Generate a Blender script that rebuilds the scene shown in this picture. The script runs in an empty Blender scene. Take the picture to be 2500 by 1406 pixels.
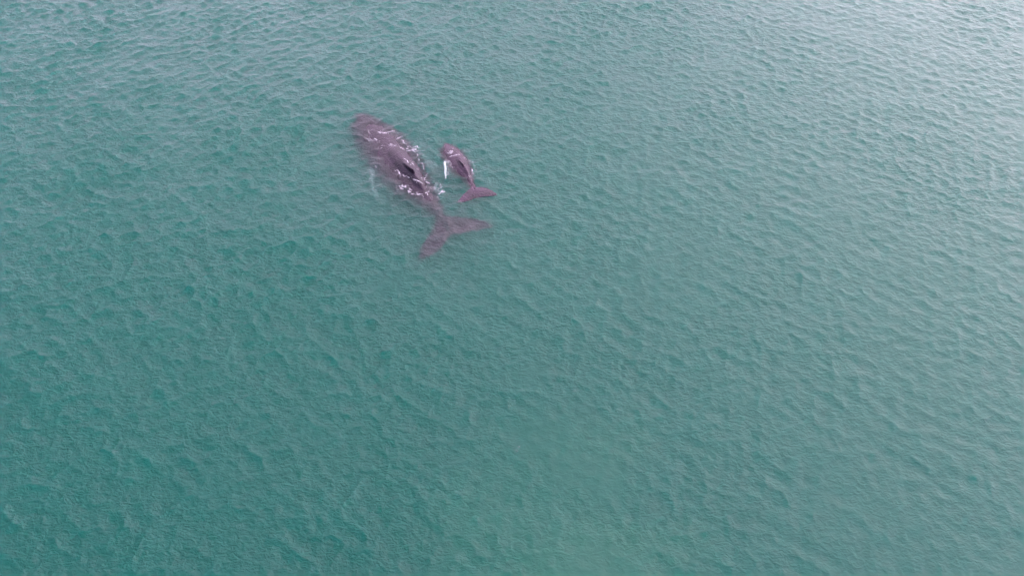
import bpy, bmesh, math, random
import numpy as np
from mathutils import Vector, Matrix, noise
from mathutils.bvhtree import BVHTree

S = bpy.context.scene
COL = S.collection
random.seed(7)
rng = np.random.default_rng(11)

# ------------------------------------------------------------------ camera
CAM_H, PITCH = 35.0, 51.5                     # metres above the sea, degrees below the horizon
W_PX, H_PX, F_PX = 2500.0, 1406.0, 1666.0
cam_d = bpy.data.cameras.new('camera')
cam_d.sensor_width = 36.0
cam_d.lens = 36.0 * F_PX / W_PX
cam_d.clip_start, cam_d.clip_end = 0.5, 30000
cam = bpy.data.objects.new('camera', cam_d)
cam.location = (0, 0, CAM_H)
cam.rotation_euler = (math.radians(90 - PITCH), 0, 0)
COL.objects.link(cam)
S.camera = cam

# ------------------------------------------------------------------ sky and sun (bright overcast)
SUN_ELEV, SUN_AZ = 36.0, 50.0                 # azimuth clockwise from +Y
world = bpy.data.worlds.new('World'); S.world = world
world.use_nodes = True
nt = world.node_tree; nt.nodes.clear()
N, L = nt.nodes.new, nt.links.new
wo = N('ShaderNodeOutputWorld'); bg = N('ShaderNodeBackground'); bg.inputs['Strength'].default_value = 0.1
sky = N('ShaderNodeTexSky'); sky.sky_type = 'NISHITA'; sky.sun_disc = False
sky.sun_elevation = math.radians(SUN_ELEV); sky.sun_rotation = math.radians(SUN_AZ)
sky.dust_density = 3.0
tc = N('ShaderNodeTexCoord'); mp = N('ShaderNodeMapping'); mp.inputs['Scale'].default_value = (1, 1, 2.2)
cn = N('ShaderNodeTexNoise'); cn.inputs['Scale'].default_value = 3.1; cn.inputs['Detail'].default_value = 5
cr = N('ShaderNodeValToRGB')                  # cloud deck: grey undersides to bright thin cloud
cr.color_ramp.elements[0].position = 0.64; cr.color_ramp.elements[0].color = (2.2, 2.2, 3.2, 1)
cr.color_ramp.elements[1].position = 0.83; cr.color_ramp.elements[1].color = (15.2, 11.7, 15.9, 1)
mx = N('ShaderNodeMix'); mx.data_type = 'RGBA'; mx.inputs[0].default_value = 0.93
# the deck is thinner, so brighter, on the sun's side of the sky
a, e = math.radians(SUN_AZ), math.radians(SUN_ELEV)
sun_dir = Vector((math.sin(a) * math.cos(e), math.cos(a) * math.cos(e), math.sin(e)))
dt = N('ShaderNodeVectorMath'); dt.operation = 'DOT_PRODUCT'; dt.inputs[1].default_value = sun_dir
gr = N('ShaderNodeMapRange'); gr.inputs[1].default_value = -0.2; gr.inputs[2].default_value = 1.0; gr.inputs[3].default_value = 0.95; gr.inputs[4].default_value = 0.54
gr.interpolation_type = 'SMOOTHSTEP'
cm = N('ShaderNodeVectorMath'); cm.operation = 'SCALE'
ma = N('ShaderNodeMath'); ma.operation = 'MULTIPLY_ADD'; ma.inputs[1].default_value = 0.50   # gaps in the deck away from the sun
L(dt.outputs['Value'], ma.inputs[0]); L(cn.outputs[0], ma.inputs[2])
sz = N('ShaderNodeSeparateXYZ'); mz = N('ShaderNodeMath'); mz.operation = 'MULTIPLY_ADD'; mz.inputs[1].default_value = -0.20   # and closing up towards the horizon
az_ = N('ShaderNodeMath'); az_.operation = 'ADD'; az_.inputs[1].default_value = 0.17
L(tc.outputs['Generated'], sz.inputs[0]); L(sz.outputs['Z'], mz.inputs[0]); L(ma.outputs[0], mz.inputs[2]); L(mz.outputs[0], az_.inputs[0]); L(az_.outputs[0], cr.inputs[0])
L(tc.outputs['Generated'], dt.inputs[0]); L(dt.outputs['Value'], gr.inputs[0]); 
sx = N('ShaderNodeSeparateXYZ'); zr = N('ShaderNodeMapRange'); zr.interpolation_type = 'SMOOTHSTEP'   # brighter haze low down, darker cloud overhead
zr.inputs[1].default_value = 0.25; zr.inputs[2].default_value = 1.0; zr.inputs[3].default_value = 1.0; zr.inputs[4].default_value = 1.15
zm = N('ShaderNodeMath'); zm.operation = 'MULTIPLY'
L(tc.outputs['Generated'], sx.inputs[0]); L(sx.outputs['Z'], zr.inputs[0]); L(zr.outputs[0], zm.inputs[0]); L(gr.outputs[0], zm.inputs[1]); L(zm.outputs[0], cm.inputs['Scale']); L(cr.outputs[0], cm.inputs[0])
L(tc.outputs['Generated'], mp.inputs[0]); L(mp.outputs[0], cn.inputs['Vector'])
L(sky.outputs[0], mx.inputs[6]); L(cm.outputs[0], mx.inputs[7])
L(mx.outputs[2], bg.inputs['Color']); L(bg.outputs[0], wo.inputs[0])

sun_d = bpy.data.lights.new('sun', 'SUN'); sun_d.energy = 0.5; sun_d.angle = math.radians(70); sun_d.color = (1.0, 0.94, 0.97)
sun = bpy.data.objects.new('sun', sun_d); COL.objects.link(sun)
a, e = math.radians(SUN_AZ), math.radians(SUN_ELEV)
sun_dir = Vector((math.sin(a) * math.cos(e), math.cos(a) * math.cos(e), math.sin(e)))
sun.rotation_euler = (-sun_dir).to_track_quat('-Z', 'Y').to_euler()
sun.location = (0, 0, 80)

vs = S.view_settings
vs.view_transform = 'Standard'; vs.look = 'None'; vs.exposure = 2.06; vs.gamma = 1.0; vs.use_curve_mapping = False
S.render.engine = 'CYCLES'
cy = S.cycles
cy.max_bounces = 12; cy.transmission_bounces = 8; cy.volume_bounces = 5; cy.diffuse_bounces = 3
cy.use_denoising = True; cy.denoising_prefilter = 'NONE'; cy.use_adaptive_sampling = False
cy.caustics_refractive = True; cy.caustics_reflective = True

# ------------------------------------------------------------------ helpers
_p = math.radians(PITCH)
FWD = Vector((0, math.cos(_p), -math.sin(_p))); UP = Vector((0, math.sin(_p), math.cos(_p)))
def at(u, v, z=0.0):
    """survey: the place at height z that the drone saw in the direction (u, v)"""
    d = FWD + Vector((1, 0, 0)) * ((u - W_PX / 2) / F_PX) + UP * ((H_PX / 2 - v) / F_PX)
    return Vector((0, 0, CAM_H)) + d * ((z - CAM_H) / d.z)
def mat(name):
    m = bpy.data.materials.new(name); m.use_nodes = True; m.node_tree.nodes.clear()
    return m, m.node_tree.nodes.new, m.node_tree.links.new

# ------------------------------------------------------------------ the sea: spectrum of wind waves
TILE, NF = 140.0, 1400
k1 = np.fft.fftfreq(NF, TILE / NF) * 2 * np.pi
KX, KY = np.meshgrid(k1, k1, indexing='ij')
K = np.hypot(KX, KY); K[0, 0] = 1.0
TH = np.arctan2(KY, KX)
def lobe(deg, power):
    return np.clip(np.cos((TH - math.radians(deg)) / 1.0), 0, 1) ** power
def field(l_long, l_short, peak, dirs, slope):
    """complex spectrum of a band of waves with the given rms slope"""
    env = sum(w * lobe(d, p) for d, p, w in dirs)
    A = K ** -2.0 * np.exp(-0.6 * (2 * np.pi / peak / K) ** 4) * np.sqrt(env + 1e-6)
    A *= (K > 2 * np.pi / l_long) * (K < 2 * np.pi / l_short)
    A *= np.exp(-(K * l_short / 9.0) ** 2)
    H = A * (rng.normal(size=K.shape) + 1j * rng.normal(size=K.shape))
    H[0, 0] = 0
    sx = np.fft.ifft2(1j * KX * H).real; sy = np.fft.ifft2(1j * KY * H).real
    return H * slope / math.sqrt((sx ** 2 + sy ** 2).mean())
DIRS = [(-55, 24, 1.0), (-126, 24, 0.8), (-24, 18, 0.7), (-88, 18, 0.5), (-158, 12, 0.25)]
HA = field(30, 0.65, 1.6, DIRS, 0.17)
HB = field(0.65, 0.22, 1.0, [(-60, 3, 1.0), (-122, 3, 0.9), (-175, 3, 0.6), (0, 3, .6)], 0.15)
def grids(H):
    h = np.fft.ifft2(H).real
    dx = np.fft.ifft2(-1j * KX / K * H).real
    dy = np.fft.ifft2(-1j * KY / K * H).real
    return h, -dx, -dy
HA = HA + field(30, 2.6, 6.0, [(-35, 12, 1.0), (-75, 14, 0.9), (-118, 12, 1.0), (-150, 12, .5)], 0.032)
GA, GB = grids(HA), grids(HB)
gust = []
for _ in range(26):                           # wind patches a few metres to tens of metres long
    gk = 2 * math.pi / rng.uniform(7, 34); ga = rng.uniform(0, math.pi)
    gust.append((gk * math.cos(ga), gk * math.sin(ga), rng.uniform(0, 6.28)))
def gusts(x, y):
    g = sum(np.sin(kx * x + ky * y + ph) for kx, ky, ph in gust) / math.sqrt(len(gust) / 2)
    return np.tanh(g * .8)
def samp(g, x, y):
    fx, fy = (x / TILE * NF) % NF, (y / TILE * NF) % NF
    i, j = np.floor(fx).astype(int), np.floor(fy).astype(int)
    tx, ty = fx - i, fy - j
    i %= NF; j %= NF; i2, j2 = (i + 1) % NF, (j + 1) % NF
    return (g[i, j] * (1 - tx) + g[i2, j] * tx) * (1 - ty) + (g[i, j2] * (1 - tx) + g[i2, j2] * tx) * ty
def blob(x, y, c, rx, ry, rot=0.0):
    dx, dy = x - c[0], y - c[1]
    ca, sa = math.cos(rot), math.sin(rot)
    return np.exp(-(((dx * ca + dy * sa) / rx) ** 2 + ((-dx * sa + dy * ca) / ry) ** 2))
CALM = [(at(1370, 1040), 3.6, 2.6, .4), (at(1440, 1150), 3.0, 1.9, -.3), (at(1290, 915), 1.7, 1.1, 0), (at(1430, 1390), 2.6, 1.5, .2), (at(930, 700), 1.6, 1.0, .5)]
def ripple(x, y):
    """how rough the small waves are: wind patches, and slicks left by the whales' strokes"""
    calm = np.zeros_like(x)
    for c, rx, ry, r in CALM:
        wob = 1 + 0.35 * np.sin(x * 1.7 + y * .6) * np.cos(y * 1.3 - x * .5)
        calm = np.maximum(calm, np.clip(blob(x, y, c, rx * wob, ry * wob, r) * 1.6 - .25, 0, 1))
    right = 1 / (1 + np.exp(-(x - 6 + (y - 20) * -.12) / 7.0))
    far = np.clip((y - 40) / 40, 0, 1)
    near_left = .32 / (1 + np.exp((x + 5) / 4)) / (1 + np.exp((y - 26) / 4))
    r = 1.12 + near_left - 0.52 * right * (1 - .55 * far) + 0.15 * np.sin(x * .11 + 1) * np.sin(y * .13 + .4)
    r = r * (1 + .26 * gusts(x, y))
    body = np.maximum(blob(x, y, at(990, 420), 4.0, 6.5, .35), np.maximum(.2 * blob(x, y, at(1105, 565), 3.6, 2.8), blob(x, y, at(1140, 425), 2.2, 3.6, .4)))
    return r * (1 - .55 * calm) * (1 - .35 * body), calm
def sea_at(x, y, fade=1.0):
    r, calm = ripple(x, y)
    ra = 0.20 + 0.82 * r
    h = samp(GA[0], x, y) * ra + samp(GB[0], x, y) * r
    dx = samp(GA[1], x, y) * ra * 1.5 + samp(GB[1], x, y) * r
    dy = samp(GA[2], x, y) * ra * 1.5 + samp(GB[2], x, y) * r
    return h * fade, dx * fade, dy * fade, r
def axis(lo, hi, step, end_lo, end_hi):
    core = np.arange(lo, hi + step / 2, step)
    def out(n):
        s, d, r = 0.0, step, []
        while s < n:
            d *= 1.22; s += d; r.append(s)
        return np.array(r)
    return np.concatenate([(lo - out(lo - end_lo))[::-1], core, hi + out(end_hi - hi)])
XS = axis(-58, 58, 0.115, -9000, 9000)
YS = axis(7, 69, 0.115, -3000, 15000)
X, Y = np.meshgrid(XS, YS, indexing='ij')
sp = np.maximum(np.gradient(XS)[:, None], np.gradient(YS)[None, :])
fade = np.clip(1.0 - (sp - 0.12) / 1.2, 0, 1)
h, dx, dy, rr = sea_at(X, Y, fade)
nx_, ny_ = X.shape
co = np.stack([X + dx, Y + dy, h], -1).reshape(-1, 3)
idx = np.arange(nx_ * ny_).reshape(nx_, ny_)
quads = np.stack([idx[:-1, :-1], idx[1:, :-1], idx[1:, 1:], idx[:-1, 1:]], -1).reshape(-1, 4)
# closed below so that the water has a body: side walls and a floor
rim = np.concatenate([idx[:, 0], idx[-1, 1:], idx[-2::-1, -1], idx[0, -2:0:-1]])
DEPTH = -60.0
low = co[rim].copy(); low[:, 2] = DEPTH
b0 = len(co); co = np.concatenate([co, low])
nr = len(rim); ii = np.arange(nr); jj = (ii + 1) % nr
walls = np.stack([rim[ii], b0 + ii, b0 + jj, rim[jj]], -1)
me = bpy.data.meshes.new('sea')
nq = len(quads) + len(walls)
lv = np.concatenate([quads.ravel(), walls.ravel(), (b0 + ii)[::-1]])
me.vertices.add(len(co)); me.vertices.foreach_set('co', co.astype(np.float32).ravel())
me.loops.add(len(lv)); me.loops.foreach_set('vertex_index', lv.astype(np.int32))
me.polygons.add(nq + 1)
me.polygons.foreach_set('loop_start', (np.arange(nq + 1) * 4).astype(np.int32))
sm = np.zeros(nq + 1, dtype=bool); sm[:len(quads)] = True
me.polygons.foreach_set('use_smooth', sm)
me.update(calc_edges=True)
at_r = me.attributes.new('ripple', 'FLOAT', 'POINT')
at_r.data.foreach_set('value', np.concatenate([rr.ravel(), np.ones(nr)]).astype(np.float32))
sea = bpy.data.objects.new('sea', me); COL.objects.link(sea)
sea['kind'] = 'structure'; sea['label'] = 'teal green rippled open sea seen from above'

m, N, L = mat('sea_water')
out = N('ShaderNodeOutputMaterial')
gl = N('ShaderNodeBsdfGlass'); gl.inputs['IOR'].default_value = 1.333; gl.inputs['Roughness'].default_value = 0.277
gl.inputs['Color'].default_value = (1, 1, 1, 1)
geo = N('ShaderNodeNewGeometry')
def tex(scale, detail, stretch, rotz):
    mpg = N('ShaderNodeMapping'); mpg.inputs['Scale'].default_value = stretch; mpg.inputs['Rotation'].default_value = (0, 0, math.radians(rotz))
    n = N('ShaderNodeTexNoise'); n.inputs['Scale'].default_value = scale; n.inputs['Detail'].default_value = detail; n.inputs['Distortion'].default_value = 0.6
    L(geo.outputs['Position'], mpg.inputs[0]); L(mpg.outputs[0], n.inputs['Vector'])
    return n.outputs[0]
n1 = tex(2.6, 4, (0.75, 1.15, 1), 24); n2 = tex(4.0, 3, (0.75, 1.15, 1), -34)
add = N('ShaderNodeMath'); add.operation = 'ADD'; L(n1, add.inputs[0]); L(n2, add.inputs[1])
ra = N('ShaderNodeAttribute'); ra.attribute_name = 'ripple'
bs = N('ShaderNodeMath'); bs.operation = 'MULTIPLY'; bs.inputs[1].default_value = 0.85; L(ra.outputs['Fac'], bs.inputs[0])
bp = N('ShaderNodeBump'); bp.inputs['Distance'].default_value = 0.10
L(bs.outputs[0], bp.inputs['Strength']); L(add.outputs[0], bp.inputs['Height']); L(bp.outputs[0], gl.inputs['Normal'])
L(gl.outputs[0], out.inputs['Surface'])
vsct = N('ShaderNodeVolumeScatter'); vsct.inputs['Color'].default_value = (0.05, 0.99, 0.77, 1); vsct.inputs['Density'].default_value = 0.19; vsct.inputs['Anisotropy'].default_value = 0.2
vab = N('ShaderNodeVolumeAbsorption'); vab.inputs['Color'].default_value = (0.10, 0.58, 0.48, 1); vab.inputs['Density'].default_value = 0.32
va = N('ShaderNodeAddShader'); L(vsct.outputs[0], va.inputs[0]); L(vab.outputs[0], va.inputs[1]); L(va.outputs[0], out.inputs['Volume'])
me.materials.append(m)

# seabed far down
bm = bmesh.new()
for x, y in ((-8900, -2900), (8900, -2900), (8900, 14900), (-8900, 14900)): bm.verts.new((x, y, -45))
bm.faces.new(bm.verts)
sb = bpy.data.meshes.new('seabed'); bm.to_mesh(sb); bm.free()
seabed = bpy.data.objects.new('seabed', sb); COL.objects.link(seabed); seabed['kind'] = 'structure'; seabed['label'] = 'dim sandy seabed far below the green water'
m, N, L = mat('seabed_sand')
out = N('ShaderNodeOutputMaterial'); d = N('ShaderNodeBsdfDiffuse'); n = N('ShaderNodeTexNoise'); n.inputs['Scale'].default_value = 0.1
r = N('ShaderNodeValToRGB'); r.color_ramp.elements[0].color = (.16, .14, .1, 1); r.color_ramp.elements[1].color = (.3, .27, .2, 1)
g = N('ShaderNodeNewGeometry'); L(g.outputs['Position'], n.inputs['Vector']); L(n.outputs[0], r.inputs[0]); L(r.outputs[0], d.inputs[0]); L(d.outputs[0], out.inputs[0])
sb.materials.append(m)

# ------------------------------------------------------------------ whales
def skin_material(name, c0, c1):
    m, N, L = mat(name)
    out = N('ShaderNodeOutputMaterial'); p = N('ShaderNodeBsdfPrincipled')
    p.inputs['Roughness'].default_value = 0.36; p.inputs['IOR'].default_value = 1.42
    tc = N('ShaderNodeTexCoord')
    n = N('ShaderNodeTexNoise'); n.inputs['Scale'].default_value = 1.1; n.inputs['Detail'].default_value = 8; n.inputs['Roughness'].default_value = .65
    r = N('ShaderNodeValToRGB'); r.color_ramp.elements[0].position = .38; r.color_ramp.elements[0].color = (*c0, 1); r.color_ramp.elements[1].position = .62; r.color_ramp.elements[1].color = (*c1, 1)
    pa = N('ShaderNodeAttribute'); pa.attribute_name = 'pale'
    mx = N('ShaderNodeMix'); mx.data_type = 'RGBA'; mx.inputs[7].default_value = (.30, .38, .35, 1)
    L(tc.outputs['Object'], n.inputs['Vector']); L(n.outputs[0], r.inputs[0]); L(pa.outputs['Fac'], mx.inputs[0]); L(r.outputs[0], mx.inputs[6]); L(mx.outputs[2], p.inputs['Base Color'])
    v = N('ShaderNodeTexNoise'); v.inputs['Scale'].default_value = 4.5; v.inputs['Detail'].default_value = 6; v.inputs['Distortion'].default_value = 1.0
    b = N('ShaderNodeBump'); b.inputs['Distance'].default_value = .07; b.inputs['Strength'].default_value = .9
    L(tc.outputs['Object'], v.inputs['Vector']); L(v.outputs[0], b.inputs['Height']); L(b.outputs[0], p.inputs['Normal'])
    L(p.outputs[0], out.inputs[0])
    return m

def loft(bm, rings, n=28):
    """rings: list of (centre, side vector, up vector, down vector, pointedness); closed with end fans"""
    rows = []
    for c, av, ub, db, e in rings:
        row = []
        for i in range(n):
            t = 2 * math.pi * i / n
            ct, st = math.cos(t), math.sin(t)
            k = math.copysign(abs(ct) ** (e if st > 0 else 1.0), ct)
            row.append(bm.verts.new(c + av * k + (ub * st if st > 0 else db * -st)))
        rows.append(row)
    for a_, b_ in zip(rows, rows[1:]):
        for i in range(n):
            bm.faces.new((a_[i], a_[(i + 1) % n], b_[(i + 1) % n], b_[i]))
    bm.faces.new(rows[0][::-1]); bm.faces.new(rows[-1])

def spline(pts, n):
    """Catmull-Rom through rows of numbers"""
    P = np.array(pts, float); P = np.vstack([2 * P[0] - P[1], P, 2 * P[-1] - P[-2]])
    out = []
    seg = len(P) - 3
    for i in range(n):
        u = i / (n - 1) * seg; s = min(int(u), seg - 1); t = u - s
        p0, p1, p2, p3 = P[s:s + 4]
        out.append(.5 * ((2 * p1) + (-p0 + p2) * t + (2 * p0 - 5 * p1 + 4 * p2 - p3) * t * t + (-p0 + 3 * p1 - 3 * p2 + p3) * t ** 3))
    return out

def whale(name, stations, flukes, fin, flippers, keel, voxel, label, cat, material, extra=None):
    """stations: (left outline u,v, right outline u,v, top z, height below the widest line, pointedness)"""
    bm = bmesh.new()
    def trunk(stations, n_):
      rows = []
      for lu, lvv, ru, rv, zt, hh, e in stations:
        zc = zt - hh
        A, B = at(lu, lvv, min(zc, 0) * .72), at(ru, rv, min(zc, 0) * .72)   # refraction lifts what lies under water
        c = (A + B) / 2; half = (B - A).length / 2
        rows.append([c.x, c.y, zt, hh, half, e])
      rows = spline(rows, n_)
      rings = []
      for i, r_ in enumerate(rows):
        nxt, prv = rows[min(i + 1, len(rows) - 1)], rows[max(i - 1, 0)]
        d = Vector((nxt[0] - prv[0], nxt[1] - prv[1], 0)).normalized()
        side = Vector((d.y, -d.x, 0))
        hh, half = max(r_[3], .05), max(r_[4], .03)
        c = Vector((r_[0], r_[1], r_[2] - hh))
        rings.append((c, side * half, Vector((0, 0, hh)), Vector((0, 0, -hh * 1.1)), max(r_[5], .8)))
      loft(bm, rings, 40)
      return rings
    rings = trunk(stations, 48)
    trunk(keel, 24)
    centre = [r_[0] for r_ in rings]
    def blade(pairs, thick, n=16):
        """pairs: (leading point, trailing point), root to tip"""
        rs = [list(a_) + list(b_) for a_, b_ in pairs]
        rr_ = []
        for i, q in enumerate(spline(rs, n)):
            A, B = Vector(q[:3]), Vector(q[3:])
            t = thick * (1 - .72 * i / (n - 1))
            av = (A - B) / 2
            if av.length < .02: av = av.normalized() * .02 if av.length else Vector((.02, 0, 0))
            rr_.append(((A + B) / 2, av, Vector((0, 0, t / 2)), Vector((0, 0, -t / 2)), 1.0))
        loft(bm, rr_, 16)
    for side in flukes['halves']:
        prs = []
        for (lu, lv_, tu, tv, z) in side:
            prs.append((at(lu, lv_, z * .72) * 1.0, at(tu, tv, z * .72) * 1.0))
            prs[-1][0].z = z; prs[-1][1].z = z
        blade(prs, flukes['thick'])
    pale_zones = []
    for fl in flippers:
        prs = []
        for (lu, lv_, tu, tv, z) in fl['pairs']:
            zz = min(z, 0) * .72
            A, B = at(lu, lv_, zz), at(tu, tv, zz); A.z = z; B.z = z
            prs.append((A, B))
        blade(prs, fl['thick'])
        pale_zones.append([(A, B) for A, B in prs])
    # dorsal fin: a low hooked triangle on the keel
    f0, f1, tip, w_ = fin                      # front base, rear base, tip, half width
    rs = []
    for i in range(7):
        t = i / 6
        fr = f0.lerp(tip, t ** 1.0); bk = f1.lerp(tip, t ** .75)
        rs.append(((fr + bk) / 2, (fr - bk) / 2 + (fr - bk).normalized() * .03, t))
    d = (f1 - f0); d.z = 0; d.normalize(); sd = Vector((d.y, -d.x, 0))
    loft(bm, [(c, sd * (w_ * (1 - .7 * t)), -av, av, 1.0) for c, av, t in rs], 14)
    mesh = bpy.data.meshes.new(name); bmesh.ops.recalc_face_normals(bm, faces=bm.faces); bm.to_mesh(mesh); bm.free()
    ob = bpy.data.objects.new(name, mesh); COL.objects.link(ob)
    rm = ob.modifiers.new('skin', 'REMESH'); rm.mode = 'VOXEL'; rm.voxel_size = voxel
    sm_ = ob.modifiers.new('smooth', 'SMOOTH'); sm_.factor = .5; sm_.iterations = 8
    dg = bpy.context.evaluated_depsgraph_get(); ev = ob.evaluated_get(dg)
    new = bpy.data.meshes.new_from_object(ev)
    ob.modifiers.clear(); ob.data = new; new.name = name
    n = len(new.vertices); P = np.empty(n * 3, np.float32); new.vertices.foreach_get('co', P); P = P.reshape(-1, 3)
    pale = np.zeros(n)
    for zone in pale_zones:
        for k in range(len(zone) - 1):
            (A, B), (C, D) = zone[k], zone[k + 1]
            m0, m1 = (A + B) / 2, (C + D) / 2
            rad = max((A - B).length, (C - D).length) * .62 + .05
            seg = np.array(m1 - m0); q = P - np.array(m0)
            tt = np.clip((q @ seg) / (seg @ seg), 0, 1)
            dist = np.linalg.norm(q - tt[:, None] * seg, axis=1)
            sharp = 1.0 if k else .0
            pale = np.maximum(pale, np.clip((rad - dist) / .08, 0, 1) * (sharp if k else np.clip(tt * 2 - .6, 0, 1)))
    at_ = new.attributes.new('pale', 'FLOAT', 'POINT'); at_.data.foreach_set('value', pale.astype(np.float32))
    new.polygons.foreach_set('use_smooth', np.ones(len(new.polygons), bool))
    new.materials.clear(); new.materials.append(material)
    # origin at the middle of the animal
    o = sum(centre, Vector()) / len(centre); o.z = 0
    new.transform(Matrix.Translation(-o)); ob.location = o
    ob['label'] = label; ob['category'] = cat
    return ob

skin_m = skin_material('whale_skin', (.004, .0018, .005), (.017, .007, .019))
skin_c = skin_material('calf_skin', (.011, .005, .011), (.036, .016, .034))

M_ST = [
    (866, 300, 876, 285, -.22, .24, 1), (862, 309, 897, 280, -.09, .55, 1), (863, 338, 934, 299, -.02, .84, 1),
    (870, 361, 969, 318, .07, 1.00, 1), (888, 394, 1002, 351, .10, 1.15, 1.0), (911, 430, 1030, 384, .12, 1.20, 1.0),
    (943, 458, 1045, 419, .12, 1.15, 1.0), (977, 482, 1059, 450, .08, .95, 1.1), (1018, 502, 1070, 480, .00, .78, 1.2),
    (1041, 517, 1079, 501, -.08, .64, 1.2), (1056, 526, 1082, 516, -.15, .46, 1.1), (1062, 535, 1088, 527, -.22, .32, 1), (1090, 560, 1098, 557, -.28, .14, 1)]
M_KEEL = [(935, 372, 957, 356, .08, .3, 1.0), (938, 390, 984, 364, .22, .7, 1.0), (951, 412, 1010, 388, .36, .8, 1.25), (972, 434, 1026, 410, .44, .85, 1.6),
    (992, 449, 1036, 431, .38, .75, 1.7), (1010, 463, 1042, 449, .30, .6, 1.5), (1030, 474, 1044, 468, .06, .3, 1.2)]
M_FL = {'thick': .28, 'halves': [
    [(1066, 529, 1101, 575, -.28), (1057, 555, 1087, 595, -.29), (1042, 579, 1069, 615, -.31), (1028, 602, 1047, 629, -.34), (1020, 625, 1027, 634, -.38)],
    [(1080, 526, 1101, 575, -.28), (1111, 529, 1128, 571, -.29), (1142, 531, 1157, 565, -.30), (1174, 537, 1185, 560, -.33), (1205, 550, 1206, 556, -.38)]]}
M_FLIP = [{'thick': .2, 'pairs': [(903, 396, 916, 412, -1.0), (900, 424, 911, 432, -1.15), (905, 450, 916, 456, -1.25), (912, 473, 922, 478, -1.35), (920, 494, 924, 497, -1.45)]},
          {'thick': .22, 'pairs': [(1000, 365, 1020, 395, -1.2), (1035, 385, 1028, 403, -1.7), (1058, 400, 1049, 417, -2.1), (1076, 420, 1065, 431, -2.4), (1084, 438, 1080, 441, -2.6)]}]
mother = whale('humpback_whale', M_ST, M_FL, (at(984, 394, .40), at(1012, 424, .38), at(1007, 413, .92), .16), M_FLIP, M_KEEL, .055,
    'large purplish grey adult humpback whale with its back and dorsal fin breaking the surface', 'whale', skin_m)
C_ST = [
    (1078, 362, 1086, 352, -.08, .12, 1), (1075, 369, 1100, 352, .0, .28, 1), (1081, 390, 1122, 364, .10, .44, 1), (1092, 406, 1138, 381, .14, .52, 1.0),
    (1108, 425, 1148, 402, .14, .50, 1.1), (1126, 439, 1155, 426, .10, .40, 1.2), (1139, 452, 1159, 444, .05, .30, 1.2), (1146, 461, 1163, 454, .0, .22, 1), (1158, 474, 1168, 470, -.02, .09, 1)]
C_KEEL = [(1107, 386, 1118, 381, .12, .1, 1.2), (1111, 397, 1132, 386, .24, .3, 1.5), (1120, 413, 1142, 402, .30, .34, 2.0), (1133, 427, 1148, 420, .24, .3, 2.0), (1144, 441, 1150, 438, .08, .15, 1.4)]
C_FL = {'thick': .18, 'halves': [
    [(1151, 457, 1172, 482, -.01), (1136, 469, 1152, 488, -.01), (1127, 479, 1138, 493, -.01), (1115, 493, 1119, 497, -.03)],
    [(1157, 457, 1167, 483, -.01), (1180, 457, 1186, 481, .0), (1197, 463, 1201, 480, -.01), (1212, 472, 1213, 477, -.03)]]}
C_FLIP = [{'thick': .12, 'pairs': [(1087, 386, 1098, 393, -.14), (1082, 397, 1090, 400, .0), (1084, 412, 1091, 412, .07), (1084, 427, 1091, 425, .05), (1088, 439, 1090, 440, -.02)]},
          {'thick': .12, 'pairs': [(1128, 372, 1140, 385, -.3), (1145, 386, 1147, 396, -.8), (1154, 400, 1151, 409, -1.3), (1159, 414, 1157, 416, -1.7)]}]
calf = whale('whale_calf', C_ST, C_FL, (at(1121, 390, .24), at(1133, 407, .27), at(1130, 400, .50), .07), C_FLIP, C_KEEL, .032,
    'small pinkish grey whale calf with a white flipper swimming beside the adult', 'whale', skin_c)

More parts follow.
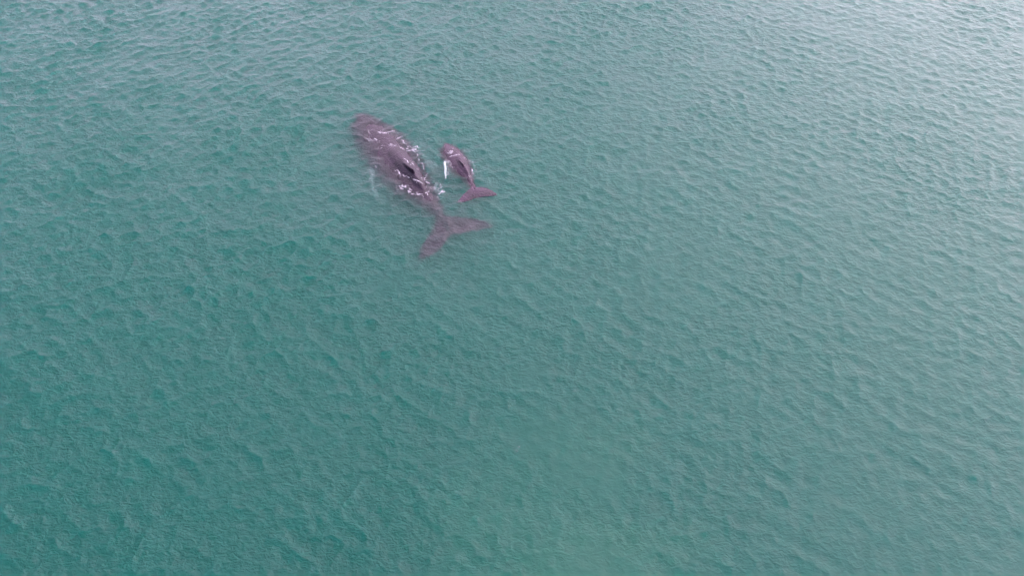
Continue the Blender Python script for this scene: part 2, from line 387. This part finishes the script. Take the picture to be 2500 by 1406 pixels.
# ------------------------------------------------------------------ foam
trees = [BVHTree.FromPolygons([v.co + o.location for v in o.data.vertices], [p.vertices[:] for p in o.data.polygons]) for o in (mother, calf)]
def top(x, y):
    hh, _, _, _ = sea_at(np.array([x]), np.array([y]))
    z = float(hh[0])
    for t in trees:
        hit = t.ray_cast(Vector((x, y, 5)), Vector((0, 0, -1)))
        if hit[0] is not None: z = max(z, hit[0].z)
    return z
def C1(pts): return [(820 + x / 3.43, 250 + y / 3.43) for x, y in pts]
def C2(pts): return [(850 + x / 6.112, 270 + y / 6.112) for x, y in pts]
def C3(pts): return [(1050 + x / 7.81, 330 + y / 7.81) for x, y in pts]
LINES = [
    (C2([(700, 330), (790, 420), (880, 520), (1000, 640), (1090, 780), (1170, 920)]), 4.5, 1.2, .045), (C2([(560, 400), (700, 480), (800, 560)]), 5, .6, .04), (C2([(1080, 620), (1180, 700)]), 5, .6, .04),  # (points, spread in px, flakes per px, size in m)
    (C2([(285, 290), (315, 320), (320, 355)]), .8, 3.0, .07), (C2([(290, 292), (340, 303), (390, 308)]), .8, 3.0, .07), (C2([(310, 390), (370, 395)]), 2, 1.5, .05),
    (C2([(450, 335), (520, 342), (610, 330), (690, 315)]), 1.6, 3.0, .06), (C2([(275, 440), (350, 460), (400, 445), (470, 490)]), 1.8, 2.4, .06),
    (C2([(440, 580), (490, 560), (530, 540)]), 1.6, 4.0, .08), (C2([(620, 515), (700, 530)]), 2, 3.0, .07), (C2([(740, 430), (800, 385), (840, 480)]), 3, 1.0, .05),
    (C2([(790, 560), (860, 590), (930, 600), (1030, 600)]), 2.5, 2.0, .06), (C2([(890, 540), (1000, 545), (1040, 555)]), 2.0, 2.6, .08), (C2([(940, 590), (1000, 595)]), 1.8, 3, .08),
    (C2([(1040, 620), (1160, 600), (1200, 590)]), 5, .9, .05), (C2([(470, 700), (500, 680)]), 2, 2, .05), (C2([(280, 600), (320, 560)]), 4, .7, .05),
    (C2([(300, 780), (400, 800), (410, 860)]), 4, .9, .05), (C2([(690, 870), (740, 910), (780, 990)]), 1.8, 3.2, .07), (C2([(780, 990), (850, 990), (930, 1060)]), 1.5, 2.0, .05),
    (C2([(640, 1020), (720, 1090), (730, 1130)]), 3, 1.6, .06), (C2([(715, 1130), (800, 1145), (880, 1150), (980, 1190)]), 2.4, 3.2, .08), (C2([(760, 1170), (900, 1200), (1000, 1230), (1080, 1250), (1150, 1250), (1200, 1215)]), 2.4, 2.8, .08),
    (C2([(930, 1060), (1040, 1100), (1080, 1120)]), 1.2, 1.6, .05), (C2([(1130, 1060), (1125, 1020), (1180, 970)]), 2.2, 2.4, .06), (C2([(1140, 1070), (1250, 1100), (1340, 1105), (1400, 1150), (1410, 1200), (1360, 1250)]), 2.2, 3.6, .07),
    (C2([(1180, 1130), (1280, 1150), (1340, 1190)]), 3, 3.0, .06), (C2([(1250, 1280), (1340, 1290)]), 5, 1.2, .05), (C2([(1100, 1370), (1180, 1290)]), 3, 1.2, .06), (C2([(930, 760), (1020, 880), (1100, 920)]), 2.2, 1.3, .045), (C2([(1020, 700), (1100, 800)]), 3, .7, .04),
    (C2([(840, 770), (890, 815), (940, 865)]), .4, 3, .05),
    (C3([(300, 300), (370, 330), (440, 290), (410, 360), (340, 350)]), 2.0, 1.8, .05), (C3([(380, 430), (430, 420), (520, 405), (590, 410)]), .9, 3, .05), (C3([(370, 480), (390, 560), (420, 630)]), 2.0, 2.4, .05),
    (C3([(560, 330), (620, 400), (660, 440)]), 2.5, 1.0, .04), (C3([(740, 470), (800, 520), (860, 600), (890, 680)]), 2.0, 1.8, .04), (C3([(790, 660), (840, 740), (900, 690)]), 2.6, 2.2, .05), (C3([(720, 850), (760, 800), (820, 790)]), 3, 1.0, .04),
    (C3([(560, 1230), (640, 1260), (660, 1240)]), 1.2, .3, .02), (C3([(330, 600), (340, 760)]), 2, .8, .04), (C3([(200, 320), (210, 360)]), 1.5, 1.0, .04),
    ([(1270, 1085), (1258, 1110)], 3, .12, .03), ([(1295, 1215), (1305, 1245), (1320, 1255)], 4, .12, .03), ([(1432, 1330), (1445, 1338), (1475, 1360), (1500, 1380)], 4.0, .35, .03), ([(1530, 1350), (1560, 1385), (1585, 1406)], 6, .3, .03), ([(1480, 1320), (1520, 1345)], 4, .2, .03),
]
bmf = bmesh.new()
def flake(x, y, s):
    z = top(x, y) + .008
    n = random.randint(5, 7); a0 = random.random() * 6.28; st = random.uniform(1.0, 1.7); rot = random.random() * 3.14
    c = bmf.verts.new((x, y, z + s * .3)); ring = []
    for i in range(n):
        t = a0 + 6.283 * i / n; r_ = s * random.uniform(.5, 1.1)
        px, py = math.cos(t) * r_ * st, math.sin(t) * r_ / st
        ring.append(bmf.verts.new((x + px * math.cos(rot) - py * math.sin(rot), y + px * math.sin(rot) + py * math.cos(rot), z)))
    for i in range(n): bmf.faces.new((c, ring[i], ring[(i + 1) % n]))
def thread(path, width):
    # a thin lacy ribbon of bubbles that wanders along the path, broken where the noise says so
    prev = None
    for k, p in enumerate(path):
        q = p + Vector((noise.noise(p * 1.3 + Vector((9, 0, k * .02))), noise.noise(p * 1.3 + Vector((0, 5, 3))), 0)) * .22
        nx = path[min(k + 1, len(path) - 1)] - path[max(k - 1, 0)]; nx.z = 0
        if nx.length < 1e-6: continue
        sd = Vector((-nx.y, nx.x, 0)).normalized()
        w = width * max(0.0, .35 + 1.3 * noise.noise(q * 3.1))
        if w < .006: prev = None; continue
        z = top(q.x, q.y) + .008
        a_ = bmf.verts.new((q.x - sd.x * w, q.y - sd.y * w, z)); b_ = bmf.verts.new((q.x, q.y, z + w * .5)); c_ = bmf.verts.new((q.x + sd.x * w, q.y + sd.y * w, z))
        if prev: bmf.faces.new((prev[0], a_, b_, prev[1])); bmf.faces.new((prev[1], b_, c_, prev[2]))
        prev = (a_, b_, c_)
for pts, spread, dens, size in LINES:
    total = sum((at(*a_) - at(*b_)).length for a_, b_ in zip(pts, pts[1:]))
    nn = max(3, int(total / .045)); sp_ = spline([[*at(*p_)] for p_ in pts], nn)
    path = [Vector(p_) for p_ in sp_]
    if dens >= .8:
        for rep in range(1 + int(dens > 1.5) + int(dens > 2.7)):
            off = Vector((random.gauss(0, 1), random.gauss(0, 1), 0)) * spread * .028 * (rep > 0)
            thread([p_ + off for p_ in path], .027 if rep == 0 else .019)
    for _ in range(int(nn * dens * 1.2) + 1):
        p = random.choice(path) + Vector((random.gauss(0, 1), random.gauss(0, 1.2), 0)) * (spread * .034 + .01)
        if noise.noise(p * 2.4) > -.2 + random.random() * .25:
            flake(p.x, p.y, min(.046, .008 + random.expovariate(1 / (size * .22))))
mf = bpy.data.meshes.new('sea_foam'); bmf.to_mesh(mf); bmf.free()
foam = bpy.data.objects.new('sea_foam', mf); COL.objects.link(foam); foam['kind'] = 'stuff'; foam['label'] = 'white foam flecks and bubble lines washed up around the two whales'
m, N, L = mat('foam')
out = N('ShaderNodeOutputMaterial'); p = N('ShaderNodeBsdfPrincipled'); p.inputs['Base Color'].default_value = (.62, .6, .63, 1); p.inputs['Roughness'].default_value = .5
fg = N('ShaderNodeNewGeometry'); fn = N('ShaderNodeTexNoise'); fn.inputs['Scale'].default_value = 9; fn.inputs['Detail'].default_value = 3
fr = N('ShaderNodeMapRange'); fr.inputs[1].default_value = .35; fr.inputs[2].default_value = .65; fr.inputs[3].default_value = .3; fr.inputs[4].default_value = .95
ft = N('ShaderNodeBsdfTransparent'); fm = N('ShaderNodeMixShader')      # bubbles are a thin, partly see-through film
L(fg.outputs['Position'], fn.inputs['Vector']); L(fn.outputs[0], fr.inputs[0]); L(fr.outputs[0], fm.inputs[0]); L(ft.outputs[0], fm.inputs[1]); L(p.outputs[0], fm.inputs[2])
L(fm.outputs[0], out.inputs[0]); mf.materials.append(m)

# pale silt and bubbles stirred up below the slicks
bmv = bmesh.new()
for (u, v), rx, ry, rz, z in (((1400, 1110), 5.0, 3.2, .9, -2.4), ((1480, 1390), 6.5, 3.6, 1.6, -2.5), ((1270, 1270), 6.6, 3.6, 1.5, -2.7)):
    c = at(u, v, z * .75)
    r_ = bmesh.ops.create_icosphere(bmv, subdivisions=4, radius=1.0)
    for w in r_['verts']:
        k = 1 + .7 * noise.noise(w.co * 1.3 + c)
        w.co = Vector((c.x + w.co.x * rx * k, c.y + w.co.y * ry * k, z + w.co.z * rz * k))
mv = bpy.data.meshes.new('silt_cloud'); bmv.to_mesh(mv); bmv.free()
silt = bpy.data.objects.new('silt_cloud', mv); COL.objects.link(silt); silt['kind'] = 'stuff'; silt['label'] = 'pale green clouds of silt and bubbles hanging below the smooth slicks'
m, N, L = mat('silt')
out = N('ShaderNodeOutputMaterial'); v_ = N('ShaderNodeVolumeScatter'); v_.inputs['Color'].default_value = (.80, .97, .28, 1); v_.inputs['Density'].default_value = .06
L(v_.outputs[0], out.inputs['Volume']); mv.materials.append(m)
